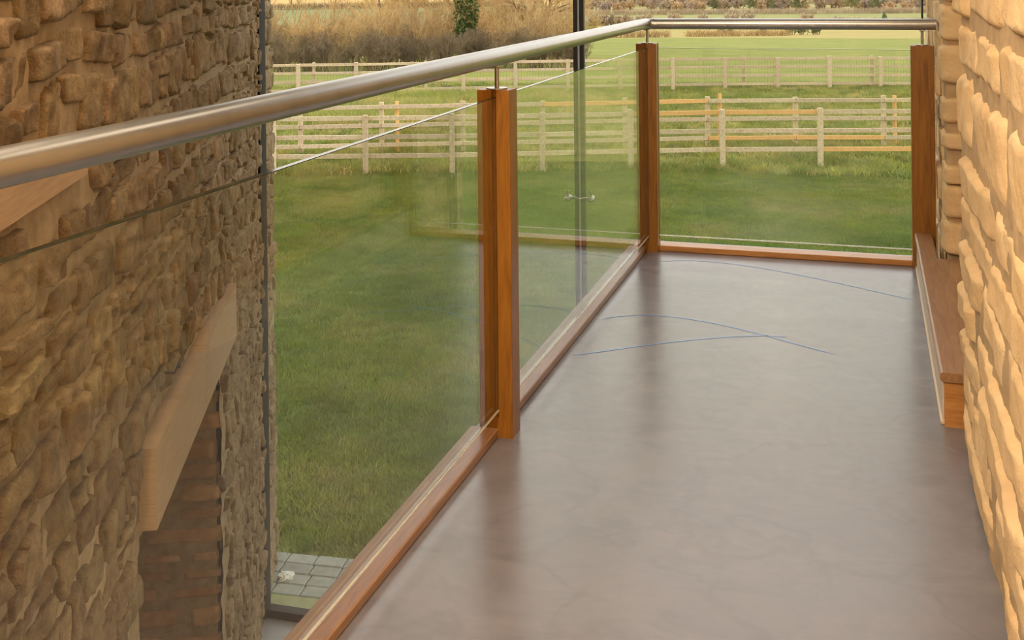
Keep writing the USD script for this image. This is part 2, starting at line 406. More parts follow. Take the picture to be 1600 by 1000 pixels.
# right wall: big rough limestone beside the camera, a recess, then a pier
XR, Y_END, Y_PIER, Y_WIN = .254, 3.50, 4.93, 6.23
wall_right = thing('wall_right', 'pale rough limestone wall on the right with a narrow pier beyond', None, kind='structure')
rng = RNG(5)
YV = np.array([0, 1.0, 0])
XN = np.array([-1.0, 0, 0])
obj('mortar_bed', relief(np.array([XR, 0, 0]), YV, ZV, XN, -1.0, Y_END, 0, ZU, .015, .007, 8, level=.0), ASHLAR_MORTAR, wall_right, smooth=True)
obj('mortar_bed', relief(np.array([.302, 0, 0]), YV, ZV, XN, Y_PIER + .1, Y_WIN + .24, ZL, 1.75, .025, .010, 9), ASHLAR_MORTAR, wall_right, smooth=True)
obj('wall_core', group_mesh([box(XR + .022, .75, -3, Y_END - .01, -.3, ZU), box(.62, .75, Y_END - .02, Y_PIER + .03, -.3, ZU), box(.30, .75, Y_PIER + .03, Y_WIN + .25, ZL - .1, ZU),
                              box(XR + .03, .75, -1, Y_PIER + .03, ZL - .1, -.3)]), ASHLAR_MORTAR, wall_right)
edges = [0, .115, .225, .335, .455, .59, .70, .824, 1.038, 1.176, 1.33, 1.50, 1.66, 1.84, 2.0, 2.17, 2.31, 2.48, 2.62, 2.80, 2.96]
plan = courses(.2, Y_END, 0, 2.96, None, (.45, 1.0), rng, edges=edges)
lay(wall_right, 'stone', [ASHLAR], plan, np.array([XR, 0, 0]), np.array([0, 1.0, 0]), ZV, np.array([-1.0, 0, 0]), rng, (.002, .018), .014, .012, 200, (44, 18), wave=.0, irr=.12, freq=7.0, edge=.66, tilt=.3, power=9)
plan = courses(Y_PIER + .18, Y_WIN + .22, -1.9, 1.7, (.10, .19), (.16, .34), rng)
lay(wall_right, 'stone', [ASHLAR], plan, np.array([.305, 0, 0]), YV, ZV, XN, rng, (.012, .018), .012, .010, 120, (10, 8), irr=.10)


def block(x0, x1, y0, y1, z0, z1, rng, rough=.012):
    """A squared rough quoin: a subdivided box with softened edges and a broken face."""
    m = box(0, 1, 0, 1, 0, 1)
    for _ in range(4):
        m = m.subdivide()
    v = m.vertices * 2 - 1
    p = 9.0
    k = np.abs(v).max(1) / (np.abs(v) ** p).sum(1) ** (1 / p)
    v = v * k[:, None]
    s = np.array([x1 - x0, y1 - y0, z1 - z0]) / 2
    c = np.array([x0 + x1, y0 + y1, z0 + z1]) / 2
    o = rng.uniform(0, 300, 3)
    q = v * s
    q += rough * 2 * np.stack([meshkit.fbm(q * 11 + o + 70 * i, 4) - .5 for i in range(3)], -1)
    return trimesh.Trimesh(q + c, m.faces, process=False)


for i, (z0, z1, dx, dy) in enumerate([(.165, .305, 0, 0), (.318, .448, .004, .004), (.455, .532, .008, 0), (.592, .662, .004, -.004), (.702, .80, 0, .0), (.86, 1.016, -.008, -.01),
                                      (1.03, 1.18, .0, .0), (1.195, 1.33, .004, 0), (1.36, 1.5, -.003, 0), (1.52, 1.66, 0, 0)]):
    obj('quoin', block(.282 + dx, .62, Y_PIER - .012 + dy, Y_PIER + .2, z0, z1, rng), ASHLAR, wall_right, smooth=True)

# floors
floor = thing('floor', 'smooth grey lilac poured balcony floor with faint trowel marks', None, kind='structure')
obj('slab', box(-1.10, .62, -3.0, 5.62, -.30, 0), FLOOR, floor)


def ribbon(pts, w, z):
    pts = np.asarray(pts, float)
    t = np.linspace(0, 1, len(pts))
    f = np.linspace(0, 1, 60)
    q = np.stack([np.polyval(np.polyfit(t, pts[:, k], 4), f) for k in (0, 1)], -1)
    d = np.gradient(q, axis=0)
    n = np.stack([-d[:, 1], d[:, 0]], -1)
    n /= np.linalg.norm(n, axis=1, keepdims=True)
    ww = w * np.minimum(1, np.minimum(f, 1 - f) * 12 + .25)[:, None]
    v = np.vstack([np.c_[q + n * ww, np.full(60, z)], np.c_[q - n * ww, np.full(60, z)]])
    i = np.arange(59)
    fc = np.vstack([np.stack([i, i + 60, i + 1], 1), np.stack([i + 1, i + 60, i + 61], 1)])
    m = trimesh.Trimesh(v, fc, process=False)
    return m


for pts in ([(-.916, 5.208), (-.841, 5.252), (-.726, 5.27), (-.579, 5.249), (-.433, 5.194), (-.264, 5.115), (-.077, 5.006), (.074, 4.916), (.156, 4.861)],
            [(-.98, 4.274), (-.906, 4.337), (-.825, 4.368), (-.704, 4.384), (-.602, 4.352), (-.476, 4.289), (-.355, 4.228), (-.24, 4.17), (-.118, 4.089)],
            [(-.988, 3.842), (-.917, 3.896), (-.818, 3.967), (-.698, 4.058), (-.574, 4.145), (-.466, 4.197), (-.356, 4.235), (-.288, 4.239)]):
    p = obj('blue_line', ribbon(pts, .0044, .0008), BLUE, floor)  # flat blue strips stand in for curved glints of light
    p.SetCustomDataByKey('label', 'thin curved blue glint painted as a strip on the floor')
lower = obj('lower_floor', box(-4.2, .75, -3.0, 6.08, ZL - .12, ZL), LOWER)
tag(lower, 'grey polished concrete floor of the storey below', None, kind='structure')
tag(obj('ceiling', box(-4.6, .8, -3.1, 6.3, ZU, ZU + .2), PLASTER), 'plain pale plaster ceiling above the balcony', None, kind='structure')
tag(obj('wall_back', group_mesh([box(-1.3, .8, -3.15, -3.0, ZL, ZU), box(-1.25, -1.10, -3.0, .55, ZL, ZU)]), PLASTER), 'plain plaster wall behind the viewpoint', None, kind='structure')

# the big window: two tall panes meeting in a black sealed joint, a bolted fitting on the joint
FD = np.array([1, .035, 0]) / math.hypot(1, .035)
FN = np.array([-FD[1], FD[0], 0])
FO = np.array([.25, Y_WIN, 0])
win = thing('window_1', 'tall frameless glass wall facing the lawn with one black vertical joint', None, kind='structure')


def wbox(a0, a1, n0, n1, z0, z1, bevel=0.0):
    return place(box(a0, a1, n0, n1, z0, z1, bevel), FO, FD, FN)


obj('pane', wbox(-3.725, -1.784, .0, .012, ZL + .03, ZU), WINDOW_GLASS, win)
obj('pane', wbox(-1.772, .03, .0, .012, ZL + .03, ZU), WINDOW_GLASS, win)
obj('black_seal', wbox(-1.8085, -1.7855, -.004, .03, ZL, ZU), GASKET, win)
obj('black_seal', wbox(-1.7735, -1.7495, -.004, .03, ZL, ZU), GASKET, win)
obj('joint', wbox(-1.7855, -1.7735, .002, .008, ZL, ZU), SILICONE, win)
obj('side_frame', wbox(-3.740, -3.700, -.045, .03, ZL, ZU), DARKFRAME, win)
obj('side_frame', wbox(.012, .020, -.01, .03, ZL, ZU), GASKET, win)
obj('sill_frame', wbox(-3.73, .05, -.02, .05, ZL - .04, ZL + .045), DARKFRAME, win)
fit = obj('spider_fitting', group_mesh([sweep([place(trimesh.Trimesh([[a, -.045 + .03 * abs(a) / .07, z]], [[0, 0, 0]], process=False), FO + FD * -1.7755 + ZV * .085, FD, FN).vertices[0]
          for a, z in ((-.08, -.012), (-.055, 0.0), (-.02, .006), (0, .002), (.02, .006), (.055, 0), (.08, -.012))], .0065, 8)]), STEEL, win, smooth=40)
for a in (-.064, .064):
    c = FO + FD * (-1.7755 + a) + ZV * .085
    b = trimesh.creation.cylinder(.017, .05, sections=16)
    t_ = trimesh.creation.cylinder(.006, .03, sections=10)
    t_.apply_translation([0, 0, .03])
    k_ = trimesh.creation.icosphere(2, .019)
    k_.apply_scale([1, 1, .7])
    bolt = group_mesh([place(b, c - FN * .02, FD, ZV, -FN), place(t_, c - FN * .03, FD, -FN, ZV), place(k_, c - FN * .045, FD, -FN, ZV)])
    obj('bolt', bolt, STEEL, fit, smooth=40)

# ---------------------------------------------------------------- balustrade
bal = thing('balustrade', 'oak and glass balustrade with a round brushed steel handrail along the balcony edge', 'balustrade')


def post(x0, x1, y0, y1, grooves, zt=.986):
    plan = sg.box(x0, y0, x1, y1)
    plan = plan.buffer(-.003).buffer(.003, quad_segs=3)
    cut = plan
    for g in grooves:
        cut = cut.difference(sg.box(*g))
    m = trimesh.creation.extrude_polygon(cut, zt - .058, engine='earcut')
    m.apply_translation([0, 0, .058])
    b = trimesh.creation.extrude_polygon(plan, .058, engine='earcut')
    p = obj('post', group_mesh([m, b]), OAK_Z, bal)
    return p


def standoff(p, x, y):
    obj('standoff', cyl((x, y), .0065, .986, 1.056), STEEL, p, smooth=40)
    obj('base_disc', cyl((x, y), .031, .986, .9895, 32), STEEL, p, smooth=40)
    obj('saddle', box(x - .012, x + .012, y - .03, y + .03, 1.048, 1.056, .002), STEEL, p)


XG = -1.0175
XC, YC = -1.0045, 5.418
pa = post(-1.068, -.970, 3.098, 3.172, [(-1.0245, 3.09, -1.0105, 3.112), (-1.0245, 3.158, -1.0105, 3.18)])
standoff(pa, -1.019, 3.135)
pb = post(-1.053, -.956, 5.375, 5.452, [(XC - .007, 5.37, XC + .007, 5.390), (-.97, YC - .007, -.95, YC + .007)])
standoff(pb, -1.006, YC)
pc = post(.180, .278, 5.372, 5.456, [(.17, YC - .007, .194, YC + .007)])
standoff(pc, .230, YC)


def glass(a, b, z0=.075, z1=.965, t=.012):
    a, b = np.array([*a, 0.0]), np.array([*b, 0.0])
    L = np.linalg.norm(b - a)
    u = (b - a) / L
    v = np.cross(ZV, u)
    p = obj('glass_panel', place(box(0, L, -t / 2, t / 2, z0 + .0015, z1 - .0015), a, u, v), GLASS, bal)
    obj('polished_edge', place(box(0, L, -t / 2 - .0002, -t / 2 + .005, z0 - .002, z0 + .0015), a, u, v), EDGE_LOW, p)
    obj('polished_edge', place(box(0, L, -t / 2 - .0002, t / 2 + .0002, z1 - .0015, z1), a, u, v), EDGE, p)


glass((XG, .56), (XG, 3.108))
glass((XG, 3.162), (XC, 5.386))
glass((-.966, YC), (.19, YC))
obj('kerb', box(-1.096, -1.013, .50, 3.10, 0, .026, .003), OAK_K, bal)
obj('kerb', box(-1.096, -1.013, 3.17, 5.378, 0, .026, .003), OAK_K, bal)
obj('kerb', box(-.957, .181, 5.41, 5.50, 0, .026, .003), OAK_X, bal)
RZ, RR = 1.0785, .0255
arc = [(-1.012 + .035 - .035 * math.cos(t), YC - .035 + .035 * math.sin(t), RZ) for t in np.linspace(0, math.pi / 2, 9)]
h1 = obj('handrail', sweep([(-1.0165, y, RZ) for y in np.linspace(.5, 5.3, 13)] + arc, RR, 28), STEEL, bal, smooth=40)
h2 = obj('handrail', sweep([(x, YC, RZ) for x in np.linspace(-.968, .285, 9)], RR, 28), STEEL, bal, smooth=40)
obj('collar', sweep([(-.979, YC, RZ), (-.968, YC, RZ)], RR * 1.06, 28), STEEL, h2, smooth=40)
obj('end_cap', sweep([(.285, YC, RZ), (.289, YC, RZ)], RR * .99, 28), STEEL, h2, smooth=40)

# ---------------------------------------------------------------- boxed ledge
ledge = thing('boxed_ledge', 'low boxed wooden ledge with rounded top board beside the right wall', 'ledge')
tops = []
for x1, y0, y1 in ((.60, 3.505, 4.90), (.262, 4.90, 5.370)):
    pl = sg.box(.188, .134, x1, .161).buffer(-.009).buffer(.009, quad_segs=5)
    m = trimesh.creation.extrude_polygon(pl, y1 - y0, engine='earcut')
    tops.append(place(m, (0, y1, 0), (1, 0, 0), (0, 0, 1), (0, -1, 0)))
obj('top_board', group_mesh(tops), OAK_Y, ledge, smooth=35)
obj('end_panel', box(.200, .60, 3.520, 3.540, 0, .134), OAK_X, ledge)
obj('front_panel', box(.196, .212, 3.541, 5.370, .012, .134), CREAM, ledge)
obj('base_bead', box(.190, .205, 3.535, 5.370, 0, .012, .002), CREAM, ledge)

# small metal pieces on the left wall
q = WP + WD * 3.09 + ZV * .015
tag(obj('wire_tie', sweep([q + WN * .0 + WD * .0, q + WN * .045 - ZV * .004, q + WN * .05 - WD * .06 + ZV * .006, q + WN * .05 - WD * .11 + ZV * .012, q + WN * .04 - WD * .14 - ZV * .008,
                         q + WN * .045 - WD * .09 - ZV * .014], .004, 7), IRON, smooth=True), 'short bent wire tie sticking out of the rubble wall above the lintel', 'wire')

# ---------------------------------------------------------------- lamps and added panels, all out of view (each gives off its own light)
SHADE = plain('lamp_metal', (.03, .03, .03), .4, .8)
for k, (p, power, r) in enumerate(LAMPS):
    t = thing('ceiling_lamp', ('warm spotlight hanging behind the viewpoint', 'warm lamp fixed below the far edge of the balcony', 'unseen warm lamp added below the balcony to brighten the lower left wall')[k], 'lamp', p)
    m = trimesh.creation.cylinder(.05, .1, sections=24)
    m.apply_translation([0, 0, r + .06])
    obj('lamp_body', m, SHADE, t, smooth=40)
    if k == 0:
        obj('stem', cyl((0, 0), .008, r + .11, ZU - p[2], 8), SHADE, t)
    li = UsdLux.SphereLight.Define(stage, t.GetPath().pathString + '/light')
    li.CreateRadiusAttr(r)
    li.CreateIntensityAttr(power)
    li.CreateColorAttr(Gf.Vec3f(*WARM))
for k, (p, power, w, l) in enumerate(PANELS):
    t = thing('light_panel', ('unseen light panel added above the open void to light the left wall', 'unseen light panel added to brighten the far end of the balcony')[k], 'lamp', p)
    obj('frame', group_mesh([box(-w / 2 - .03, -w / 2, -l / 2 - .03, l / 2 + .03, -.01, .029), box(w / 2, w / 2 + .03, -l / 2 - .03, l / 2 + .03, -.01, .029),
                             box(-w / 2, w / 2, -l / 2 - .03, -l / 2, -.01, .029), box(-w / 2, w / 2, l / 2, l / 2 + .03, -.01, .029)]), SHADE, t)
    li = UsdLux.RectLight.Define(stage, t.GetPath().pathString + '/light')
    li.CreateWidthAttr(w)
    li.CreateHeightAttr(l)
    li.CreateIntensityAttr(power)
    li.CreateColorAttr(Gf.Vec3f(*WARM))

# ---------------------------------------------------------------- outdoors: ground
ZG = -2.52
_r = np.array([4.5, 42, 60, 90, 130, 200, 280, 340, 420, 560, 760, 1000, 1500])
_y = np.array([0, 0, 95, 78, 69, 60, 50, 40, 28, 10, -8, -38, -70.0])
_z = np.where(_r <= 42, ZG, EYE[2] - _r * (_y - HORIZON_Y) / FOCAL_PX)


def ground_z(r):
    return np.interp(r, _r, _z)


def at(px_angle, r):
    """A point of the ground r metres out, px_angle degrees to the right of the balcony's direction."""
    t = math.radians(px_angle)
    return np.array([r * math.sin(t), r * math.cos(t), float(ground_z(r))])


def field(name, r0, r1, mat, label, a0=-78.0, a1=62.0, n=26, fine=1.0, wob=0.0, seed=1):
    th = np.radians(np.linspace(a0, a1, int(220 * fine)))
    t = np.linspace(0, 1, n)
    R0 = r0 + (meshkit.fbm(np.stack([th * 9, th * 0, th * 0], -1), 3, seed) - .5) * wob if r0 > 6 else np.full_like(th, r0)
    R1 = r1 + (meshkit.fbm(np.stack([th * 9, th * 0, th * 0], -1), 3, seed + 1) - .5) * wob
    R = R0[:, None] * (1 - t) + R1[:, None] * t
    X, Y = R * np.sin(th)[:, None], R * np.cos(th)[:, None]
    Z = ground_z(R)
    Z = Z + np.where(R > 30, 1, .35) * .12 * (meshkit.fbm(np.stack([X * .35, Y * .35, X * 0], -1), 3, 9) - .5) * (R > 9)
    k, m = np.meshgrid(np.arange(len(th) - 1), np.arange(n - 1), indexing='ij')
    a = (k * n + m).ravel()
    f = np.vstack([np.stack([a, a + n, a + n + 1], 1), np.stack([a, a + n + 1, a + 1], 1)])[:, ::-1]
    return tag(obj(name, trimesh.Trimesh(np.stack([X, Y, Z], -1).reshape(-1, 3), f, process=False), mat, smooth=True), label, None, kind='structure')


def turf(name, a, b, c, scale=1.2, patch=None, pscale=.35, bump=.5):
    return look(name, [(.3, a), (.5, b), (.72, c)], scale=scale, detail=9, nrough=.72, rough=.95, bump=bump, bscale=22, bdist=.03, spec=.1, patch=patch, pscale=pscale)


LAWN = turf('lawn_soil', srgb(92, 98, 52), srgb(108, 116, 60), srgb(124, 124, 72))
ROUGH = turf('rough_soil', srgb(120, 124, 62), srgb(142, 140, 78), srgb(168, 156, 96))
PASTURE = turf('pasture_turf', srgb(122, 127, 60), srgb(137, 140, 70), srgb(158, 154, 82), scale=.25, pscale=.05, bump=.3)
STUBBLE = turf('stubble', srgb(158, 142, 82), srgb(170, 154, 92), srgb(176, 162, 102), scale=.2, bump=.3)
PALE = turf('pale_pasture', srgb(140, 140, 84), srgb(152, 150, 94), srgb(166, 158, 106), scale=.1, bump=.2)
GREENF = turf('winter_crop', srgb(122, 128, 80), srgb(132, 136, 88), srgb(142, 144, 96), scale=.1, bump=.2)
YELLOW = turf('dry_field', srgb(190, 154, 92), srgb(200, 166, 104), srgb(206, 174, 116), scale=.1, bump=.2)
HILL = turf('far_hill', srgb(150, 144, 92), srgb(166, 156, 104), srgb(176, 164, 116), scale=.03, bump=.2)
field('lawn', 4.5, 23.4, LAWN, 'mown green lawn between the building and the nearest fence', n=60, fine=2)
field('paddock', 23.4, 39.5, ROUGH, 'rough tussocky grass strip between the fences', n=40, fine=2, wob=1.0, seed=3)
field('pasture', 39.5, 190, PASTURE, 'bright green pasture beyond the last fence', n=60, wob=6, seed=5)
field('stubble_field', 190, 335, STUBBLE, 'pale yellow field seen under the far handrail', a0=-13, n=20, wob=12, seed=7)
field('pasture_left', 190, 335, PASTURE, 'green field behind the left thicket', a0=-78, a1=-13, n=20, wob=12, seed=7)
field('far_field', 335, 450, PALE, 'pale green far field over the far handrail', a0=-14, n=20, wob=14, seed=9)
field('far_crop', 335, 560, GREENF, 'grey green crop field far off on the left', a0=-78, a1=-14, n=20, wob=10, seed=9)
field('far_scrub', 450, 760, HILL, 'brown green wooded slope far off on the right', a0=-14, n=20, wob=10, seed=11)
field('dry_field', 560, 760, YELLOW, 'sandy yellow field far off at the top left', a0=-78, a1=-14, n=20, wob=10, seed=11)
field('hillside', 760, 1500, HILL, 'far hillside closing the view', n=24, wob=10, seed=13)

# paving strip against the glass: single setts, a green edging stone, a pale crumbled lump
SETT = look('grey_sett', [(.3, srgb(136, 138, 128)), (.7, srgb(158, 160, 150))], scale=16, detail=7, rough=.9, bump=.3, bscale=70, bdist=.004, vary=.10, spec=.2)
MOSS = look('mossy_stone', [(.35, srgb(140, 140, 104)), (.5, srgb(150, 152, 112)), (.62, srgb(138, 160, 88))], scale=5, detail=5, rough=.95, bump=.3, bscale=40, bdist=.006)
BED = plain('sand_bed', srgb(96, 92, 76), .95)
pav = thing('paving', 'strip of grey stone setts with a mossy edging outside the glass', None, kind='structure')
pa_ = math.radians(5.0)
PD, PN = np.array([math.cos(pa_), math.sin(pa_), 0]), np.array([-math.sin(pa_), math.cos(pa_), 0])
PO = np.array([-3.60, 6.335, ZG])
rng = RNG(21)
obj('sand_bed', place(box(-2.6, 5.5, -.22, .50, -.05, .016), PO, PD, PN), BED, pav)
for row in range(4):
    x = -2.4 + (.09 if row % 2 else 0) + rng.uniform(-.03, .03)
    while x < 5.2:
        w = rng.uniform(.17, .205)
        b = box(x + .004, x + w - .004, row * .124 + .004, row * .124 + .120, 0, .03 + rng.uniform(0, .004), .006)
        obj('sett', place(b, PO, PD, PN), SETT, pav)
        x += w
x = -2.4
while x < 5.2:
    obj('edging_stone', place(box(x + .003, x + .597, -.155, -.008, 0, .034, .006), PO, PD, PN), MOSS, pav)
    x += .6
m = trimesh.creation.icosphere(3, 1.0)
v = m.vertices
m.vertices = v * np.array([.04, .055, .02]) * (1 + .7 * (meshkit.fbm(v * 3.0, 4, 3)[:, None] - .5) * 2)
tag(obj('mortar_lump', place(m, PO + PD * .055 + PN * .185 + ZV * .04, PD, PN), plain('pale_mortar', srgb(214, 210, 196), .9), smooth=40), 'pale crumbled lump lying on the grey setts', 'rubble')

# ---------------------------------------------------------------- grass blades
def tuft(n, h, spread, lean, rng, w=.004):
    P = rng.normal(0, spread, (n, 2))
    a = rng.uniform(0, 2 * np.pi, n)
    hh = h * rng.uniform(.5, 1.1, n)
    l = lean * hh * rng.uniform(.2, 1.2, n)
    b = rng.uniform(0, 2 * np.pi, n)
    d = np.stack([np.cos(a), np.sin(a)], -1)
    ww = np.stack([np.cos(b), np.sin(b)], -1) * w
    p0, p1 = P - ww, P + ww
    mid, top = P + d * l[:, None] * .4, P + d * l[:, None]
    v = np.concatenate([np.c_[p0, np.zeros(n)], np.c_[p1, np.zeros(n)], np.c_[mid + ww * .8, hh * .6], np.c_[mid - ww * .8, hh * .6], np.c_[top, hh]])
    i = np.arange(n)
    f = np.vstack([np.stack([i, i + n, i + 2 * n], 1), np.stack([i, i + 2 * n, i + 3 * n], 1), np.stack([i + 3 * n, i + 2 * n, i + 4 * n], 1)])
    return trimesh.Trimesh(v, f, process=False)


def grass(name, label, protos, mats, pts, rng, smin, smax):
    pi = UsdGeom.PointInstancer.Define(stage, path_of(name, None))
    tag(pi.GetPrim(), label, 'grass', kind='stuff')
    for k, (m, mt) in enumerate(zip(protos, mats)):
        q = obj('tuft', m, mt, pi.GetPrim())
        pi.CreatePrototypesRel().AddTarget(q.GetPath())
    n = len(pts)
    a = rng.uniform(0, 2 * np.pi, n)
    pi.CreateProtoIndicesAttr(Vt.IntArray.FromNumpy(rng.integers(0, len(protos), n).astype(np.int32)))
    pi.CreatePositionsAttr(Vt.Vec3fArray.FromNumpy(pts.astype(np.float32)))
    q = np.zeros((n, 4), np.float16)
    q[:, 2], q[:, 3] = np.sin(a / 2), np.cos(a / 2)
    pi.CreateOrientationsAttr(Vt.QuathArray([Gf.Quath(float(w), 0, 0, float(z)) for z, w in zip(q[:, 2], q[:, 3])]))
    s = rng.uniform(smin, smax, n)
    s = s * (.7 + .6 * meshkit.fbm(pts * .5, 3, 5))
    pi.CreateScalesAttr(Vt.Vec3fArray.FromNumpy(np.repeat(s[:, None], 3, 1).astype(np.float32)))


def scatter(n, r0, r1, a0, a1, rng):
    r = np.sqrt(rng.uniform(r0 ** 2, r1 ** 2, n))
    t = np.radians(rng.uniform(a0, a1, n))
    p = np.stack([r * np.sin(t), r * np.cos(t), ground_z(r)], -1)
    p[:, 2] += np.where(r > 30, 1, .35) * .12 * (meshkit.fbm(np.stack([p[:, 0] * .35, p[:, 1] * .35, p[:, 0] * 0], -1), 3, 9) - .5) * (r > 9)
    return p


rng = RNG(31)
BLADE = look('grass_blade', [(.3, srgb(100, 116, 52)), (.5, srgb(118, 132, 62)), (.7, srgb(144, 142, 82))], scale=.7, detail=5, rough=.7, vary=.22, hue=.02, translucent=.3, spec=.2,
             patch=[(.35, (.84, .9, .84)), (.62, (1.1, 1.04, 1.0))], pscale=.45)
DRY = look('dry_blade', [(.3, srgb(136, 146, 66)), (.5, srgb(160, 158, 86)), (.7, srgb(190, 172, 108))], scale=.5, detail=5, rough=.8, vary=.22, hue=.02, translucent=.25, spec=.2)
pts = scatter(26000, 6.9, 23.6, -33, 5, rng)
keep = (pts[:, 1] - 6.335 - (pts[:, 0] + 3.6) * .0875) > .56
sw, dw = (pts - WP) @ WD, (pts - WP) @ WN
keep &= ~((sw > -1.0) & (dw < .15) & (dw > -.9))
grass('lawn_grass', 'short mown grass blades covering the lawn', [tuft(60, .05, .06, .9, rng) for _ in range(3)], [BLADE] * 3, pts[keep], rng, .7, 1.25)
grass('tussock_grass', 'longer yellowish grass growing around the fences', [tuft(60, .13, .09, 1.0, rng, .006) for _ in range(3)], [BLADE, DRY, DRY], scatter(11000, 22.6, 41, -33, 5, rng), rng, .6, 1.5)

grass('dry_grass', 'tall golden dry grass standing in front of the farthest fence', [tuft(70, .30, .14, .8, rng, .007) for _ in range(3)], [DRY] * 3, scatter(1500, 29, 36.5, -27, -13, rng), rng, .5, 1.5)

# ---------------------------------------------------------------- fences
WOOD = look('weathered_rail', [(.3, srgb(170, 150, 118)), (.5, srgb(200, 178, 144)), (.75, srgb(216, 196, 162))], stretch=(4, 4, 4), scale=6, detail=6, rough=.85, bump=.2, bscale=30, bdist=.004, vary=.10, hue=.008)
FRESH = look('fresh_rail', [(.3, srgb(214, 162, 96)), (.7, srgb(232, 184, 116))], stretch=(4, 4, 4), scale=5, detail=5, rough=.8, vary=.06)


def gz(p):
    return np.array([p[0], p[1], ZG])


def fence(label, posts, heights, rail_h, back, fresh=(), size=.10, fresh_posts=()):
    f = thing('post_and_rail_fence', label, 'fence', group=None)
    away = np.array([-.296, .955, 0]) * back
    for i, (x, y) in enumerate(posts):
        b = gz((x, y))
        s = size / 2
        m = box(-s, s, -s, s, -.2, heights[i % len(heights)], .008)
        p = obj('fence_post', place(m, b, (.955, .296, 0), (-.296, .955, 0)), WOOD, f)
    for i in range(len(posts) - 1):
        a, b = gz(posts[i]), gz(posts[i + 1])
        for k, hgt in enumerate(rail_h):
            mt = FRESH if (i, k) in fresh else WOOD
            o = away * (size / 2 + .02) + ZV * hgt
            e = (b - a) / np.linalg.norm(b - a) * .0
            p = obj('rail', beam(a + o - e, b + o + e - (b - a) * .004, .038, .088), mt, f)
            if mt is FRESH:
                p.SetCustomDataByKey('label', 'fresh orange rail')
    return f


near = [(-12.85, 19.4), (-11.11, 20.02), (-9.39, 20.55), (-7.78, 21.06), (-6.13, 21.70), (-4.50, 22.35), (-2.78, 23.0), (-.92, 23.50), (.98, 24.0), (2.9, 24.5)]
f1 = fence('nearest post and rail fence standing at the edge of the lawn', near, [1.18, 1.2, 1.17, 1.19], [.36, .73, 1.10], 1.0, fresh={(6, 2), (5, 2), (7, 0)})
mid = [(-13.4, 21.6), (-11.69, 22.25), (-10.08, 22.91), (-8.45, 23.58), (-6.80, 24.16), (-5.12, 24.85), (-3.41, 25.55), (-1.55, 26.08), (.31, 26.52), (2.2, 27.0)]
f2 = fence('second post and rail fence just behind the nearest one', mid, [1.15, 1.13, 1.16], [.24, .66, 1.06], -1.0, fresh={(4, 2), (5, 2), (6, 0), (7, 0)})
for x, y, hh in ((-9.78, 23.06, 1.16), (-3.15, 25.65, 1.21), (.54, 26.6, 1.15)):
    p = obj('stake', cyl((x, y), .042, ZG - .1, ZG + hh, 10), FRESH, f2, smooth=40)
    p.SetCustomDataByKey('label', 'fresh orange round stake')
far = [(-19.5, 32.9), (-17.71, 33.6), (-15.93, 34.2), (-14.26, 34.9), (-12.73, 35.6), (-11.12, 36.2), (-9.50, 36.85), (-7.87, 37.5), (-6.21, 38.05), (-4.56, 38.6), (-2.89, 39.1), (-1.23, 39.5), (.38, 39.8), (2.1, 40.1)]
f3 = fence('farthest post and rail fence with wire mesh at the pasture edge', far, [1.1, 1.08, 1.12], [.20, .48, .77, 1.04], 1.0, size=.12)
for x, y in ((-17.3, 33.9), (-13.9, 35.2), (-4.0, 39.1), (.1, 39.95)):
    obj('fence_post', place(box(-.045, .045, -.045, .045, -.2, 1.12, .006), gz((x, y)), (.955, .296, 0), (-.296, .955, 0)), WOOD, f3)
P0, P1 = [], []
for i in range(len(far) - 1):
    a, b = gz(far[i]), gz(far[i + 1])
    o = np.array([-.296, .955, 0]) * .09
    for t in np.arange(0, 1, .055):
        q = a * (1 - t) + b * t + o
        P0.append(q + ZV * .05)
        P1.append(q + ZV * 1.0)
    for hgt in (.1, .25, .4, .6, .8, 1.0):
        P0.append(a + o + ZV * hgt)
        P1.append(b + o + ZV * hgt)
p = obj('wire_mesh', tubes(P0, P1, np.full(len(P0), .003), np.full(len(P0), .003)), plain('galvanised_wire', srgb(120, 118, 110), .5, .6), f3)
p.SetCustomDataByKey('kind', 'stuff')

# ---------------------------------------------------------------- bare shrubs and trees
def grow(rng, stems, levels, r0, up=.15, tmin=.25):
    """Branch segments of a leafless plant. stems: (base, direction, length) list; levels: (children, length ratio, angle) list. Returns (P0, P1, R0, R1, level)."""
    S = []
    act = [(np.array(b, float), np.array(d, float) / np.linalg.norm(d), L, r0) for b, d, L in stems]
    for lv, (nc, lr, ang) in enumerate(levels + [(0, 0, 0)]):
        nxt = []
        for p, d, L, r in act:
            nseg = 4 if lv < 2 else 3
            pts, dirs = [p], []
            for k in range(nseg):
                d = d + rng.normal(0, .14 if lv else .07, 3) + np.array([0, 0, up * .25])
                d /= np.linalg.norm(d)
                pts.append(pts[-1] + d * L / nseg)
                dirs.append(d)
            for k in range(nseg):
                ra, rb = r * (1 - .6 * k / nseg), r * (1 - .6 * (k + 1) / nseg)
                S.append((pts[k], pts[k + 1], ra, rb, lv))
            for c in range(nc):
                t = rng.uniform(tmin if lv == 0 else .15, 1.0)
                k = min(int(t * nseg), nseg - 1)
                q = pts[k] + (pts[k + 1] - pts[k]) * (t * nseg - k)
                a = rng.normal(0, 1, 3)
                a -= a @ dirs[k] * dirs[k]
                a /= np.linalg.norm(a)
                th = ang * rng.uniform(.6, 1.3)
                nd = dirs[k] * math.cos(th) + a * math.sin(th) + np.array([0, 0, up])
                nxt.append((q, nd / np.linalg.norm(nd), L * lr * rng.uniform(.6, 1.2) * (1.15 - .4 * t), max(r * (1 - .6 * t) * .62, .0025)))
        act = nxt
    return S


